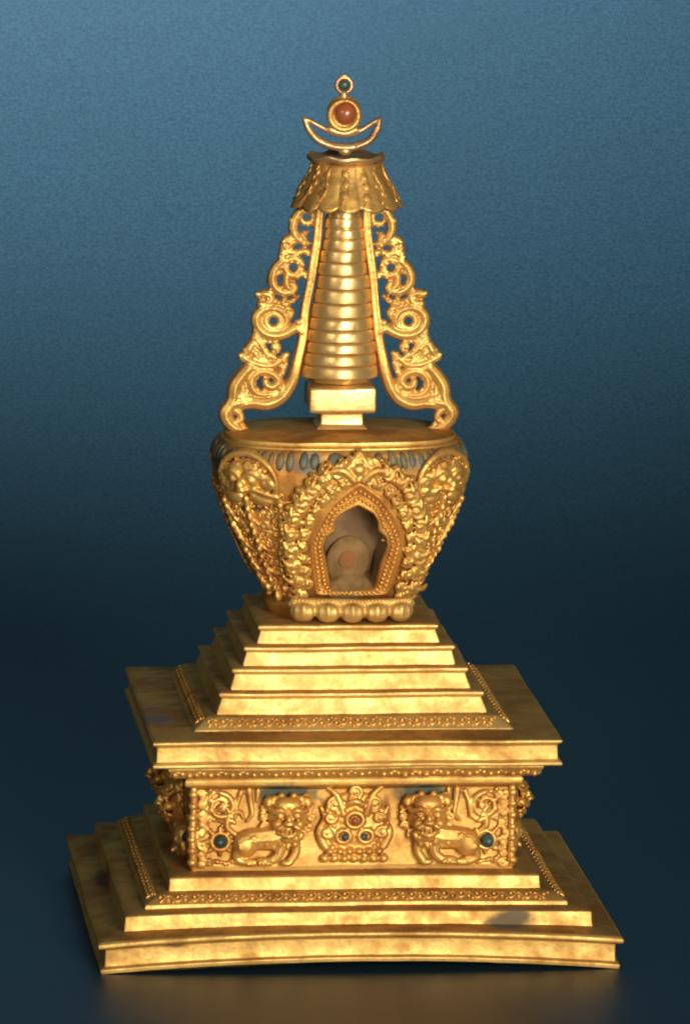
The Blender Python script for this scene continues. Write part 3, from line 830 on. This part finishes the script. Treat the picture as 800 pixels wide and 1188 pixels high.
# ---- openwork scroll wings
def wing(mirror):
    def W(u, v):
        px, py = 250+u/4.24, 230+v/4.24
        x, z = at(px, py, 0)
        if mirror: x = 2*(-.028+.02*(z-7)/2)-x
        return x, z
    mb = MB(lambda u, v, h: Vector((u, -h, v)))
    K = 1/4.24/100
    def T(pts, r, h=0, flat=1.3): 
        rr = [q*K*1.42 for q in r] if hasattr(r, '__len__') else r*K*1.42
        mb.tube([(*W(*p), h) for p in pts], rr, flat=flat, smooth=4)
        if len(pts) > 12 or not hasattr(r, '__len__'): return
        sd = 1
        for (a, b) in zip(pts[:-1], pts[1:]):                 # leafy lobes along the strand
            L_ = math.hypot(b[0]-a[0], b[1]-a[1])
            if L_ < 1: continue
            nx, ny = -(b[1]-a[1])/L_, (b[0]-a[0])/L_
            for t in ((.25, .75) if L_ > 38 else (.5,)):
                q = (a[0]+(b[0]-a[0])*t+nx*sd*r[0]*.95, a[1]+(b[1]-a[1])*t+ny*sd*r[0]*.95)
                cx_, cz_ = W(*q); an = math.atan2(-(b[1]-a[1]), (b[0]-a[0]))*(-1 if mirror else 1)+(PI if mirror else 0)
                mb.blob((cx_, cz_, .02), (11*K, 6.5*K, .05), rot=an+.5*sd*(-1 if mirror else 1), seg=8, rings=6)
                sd = -sd
    def Rg(c, R, r, h=0):
        cx_, cz_ = W(*c); mb.ring((cx_, cz_), R*K, r*K, h, n=20)
    def Bl(c, r, h=0): cx_, cz_ = W(*c); mb.blob((cx_, cz_, h), r*K)
    # inner ribbon with its raised edge
    stem = [(512, 45), (500, 170), (481, 290), (462, 420), (442, 560), (424, 690), (400, 800), (368, 900), (322, 975), (250, 1010), (180, 1005), (120, 1015)]
    T(stem, [14, 15, 15, 16, 18, 18, 19, 22, 25, 26, 24, 22])
    T([(a-10, b-3) for a, b in stem[:9]], 8, h=.055, flat=1); T([(a+10, b+3) for a, b in stem[:9]], 8, h=.055, flat=1)
    # foot
    T([(130, 1000), (80, 1015), (48, 1055), (62, 1100), (100, 1130), (150, 1138)], [24, 26, 26, 24, 20, 12])
    T([(95, 1040), (118, 1060), (122, 1090), (95, 1100)], [14, 13, 12, 10], h=.03)
    # outer edge of the lowest volute
    T([(165, 830), (128, 870), (95, 925), (88, 985), (60, 1040)], [22, 24, 26, 26, 26])
    T([(95, 900), (78, 935), (100, 950)], [12, 14, 10]); T([(130, 925), (140, 970), (190, 1000)], [18, 18, 16]); T([(115, 975), (165, 990)], [22, 20])
    T([(312, 930), (300, 880), (262, 850), (215, 848), (180, 878), (172, 920), (195, 955), (240, 965), (290, 958)], [20, 20, 20, 20, 20, 20, 18, 18, 18])
    T([(300, 905), (275, 925), (245, 915), (240, 895)], [16, 16, 15, 13], h=.03)
    T([(315, 860), (335, 820), (345, 775)], [14, 14, 10])
    # leaf pair
    T([(128, 785), (160, 745), (185, 715), (215, 735)], [16, 20, 18, 14]); T([(130, 780), (170, 800), (220, 815), (275, 815), (320, 790), (350, 765)], [16, 20, 20, 18, 15, 12])
    T([(195, 760), (215, 785), (250, 790)], [18, 16, 14]); T([(190, 690), (225, 720), (250, 760), (285, 775)], [16, 17, 16, 14])
    T([(255, 690), (285, 700), (310, 735), (290, 745)], [14, 14, 13, 10]); Bl((286, 728), 14, .03); T([(165, 820), (210, 845)], [20, 18])
    # middle volute
    T([(425, 610), (375, 645), (315, 672), (250, 668), (208, 635), (200, 590), (222, 555), (262, 540), (310, 548), (342, 580), (340, 620), (305, 640), (265, 640)], [18, 20, 20, 20, 20, 20, 18, 17, 17, 17, 16, 15, 12])
    Rg((280, 605), 36, 19, .02); T([(205, 640), (200, 690), (240, 705)], [16, 17, 14])
    Bl((405, 610), 18, .05); T([(400, 640), (420, 655)], [14, 14], .03)
    # upper leaf pair
    T([(212, 478), (240, 468), (268, 480), (262, 510), (228, 520)], [14, 18, 16, 16, 14]); T([(222, 520), (240, 545), (290, 545)], [16, 15, 14])
    T([(290, 500), (330, 520), (372, 505), (405, 480)], [10, 13, 12, 9]); T([(345, 530), (375, 560), (360, 590)], [12, 13, 12])
    T([(340, 470), (330, 510)], [10, 12])
    # small volutes
    T([(470, 385), (430, 368), (385, 378), (345, 352), (342, 315), (375, 295), (415, 308), (420, 345)], [14, 14, 15, 16, 15, 15, 14, 12])
    Rg((380, 336), 30, 13, .02)
    T([(335, 300), (302, 330), (280, 375), (280, 420), (312, 452), (355, 458), (388, 440), (380, 415)], [17, 18, 19, 19, 18, 16, 14, 11]); T([(345, 380), (345, 420), (365, 440)], [14, 14, 12], .02)
    T([(285, 440), (262, 470)], [14, 12]); T([(330, 240), (345, 205), (372, 200), (365, 235), (340, 262)], [12, 15, 15, 14, 12]); T([(340, 255), (390, 268), (440, 262), (468, 270)], [14, 14, 12, 12])
    T([(330, 265), (330, 300)], [16, 16])
    # top volute
    T([(495, 130), (462, 118), (430, 125)], [12, 12, 10]); T([(500, 60), (460, 48), (420, 60), (392, 95), (380, 140), (392, 185), (420, 212), (452, 222)], [14, 15, 16, 17, 18, 18, 15, 11])
    Rg((447, 92), 30, 11, .02); T([(400, 205), (375, 225)], [14, 12]); T([(440, 195), (430, 175), (452, 165)], [9, 10, 8])
    # chased bumps along the outside
    for (a, b) in ((372, 110), (310, 360), (205, 470), (188, 600), (118, 770), (82, 950), (395, 170), (270, 400), (140, 745), (60, 1030)): Bl((a, b), 15, .03)
    return mb.build('scroll_wing', G_wing, root, voxel=.0115, jitter=.018)
wing(False); wing(True)
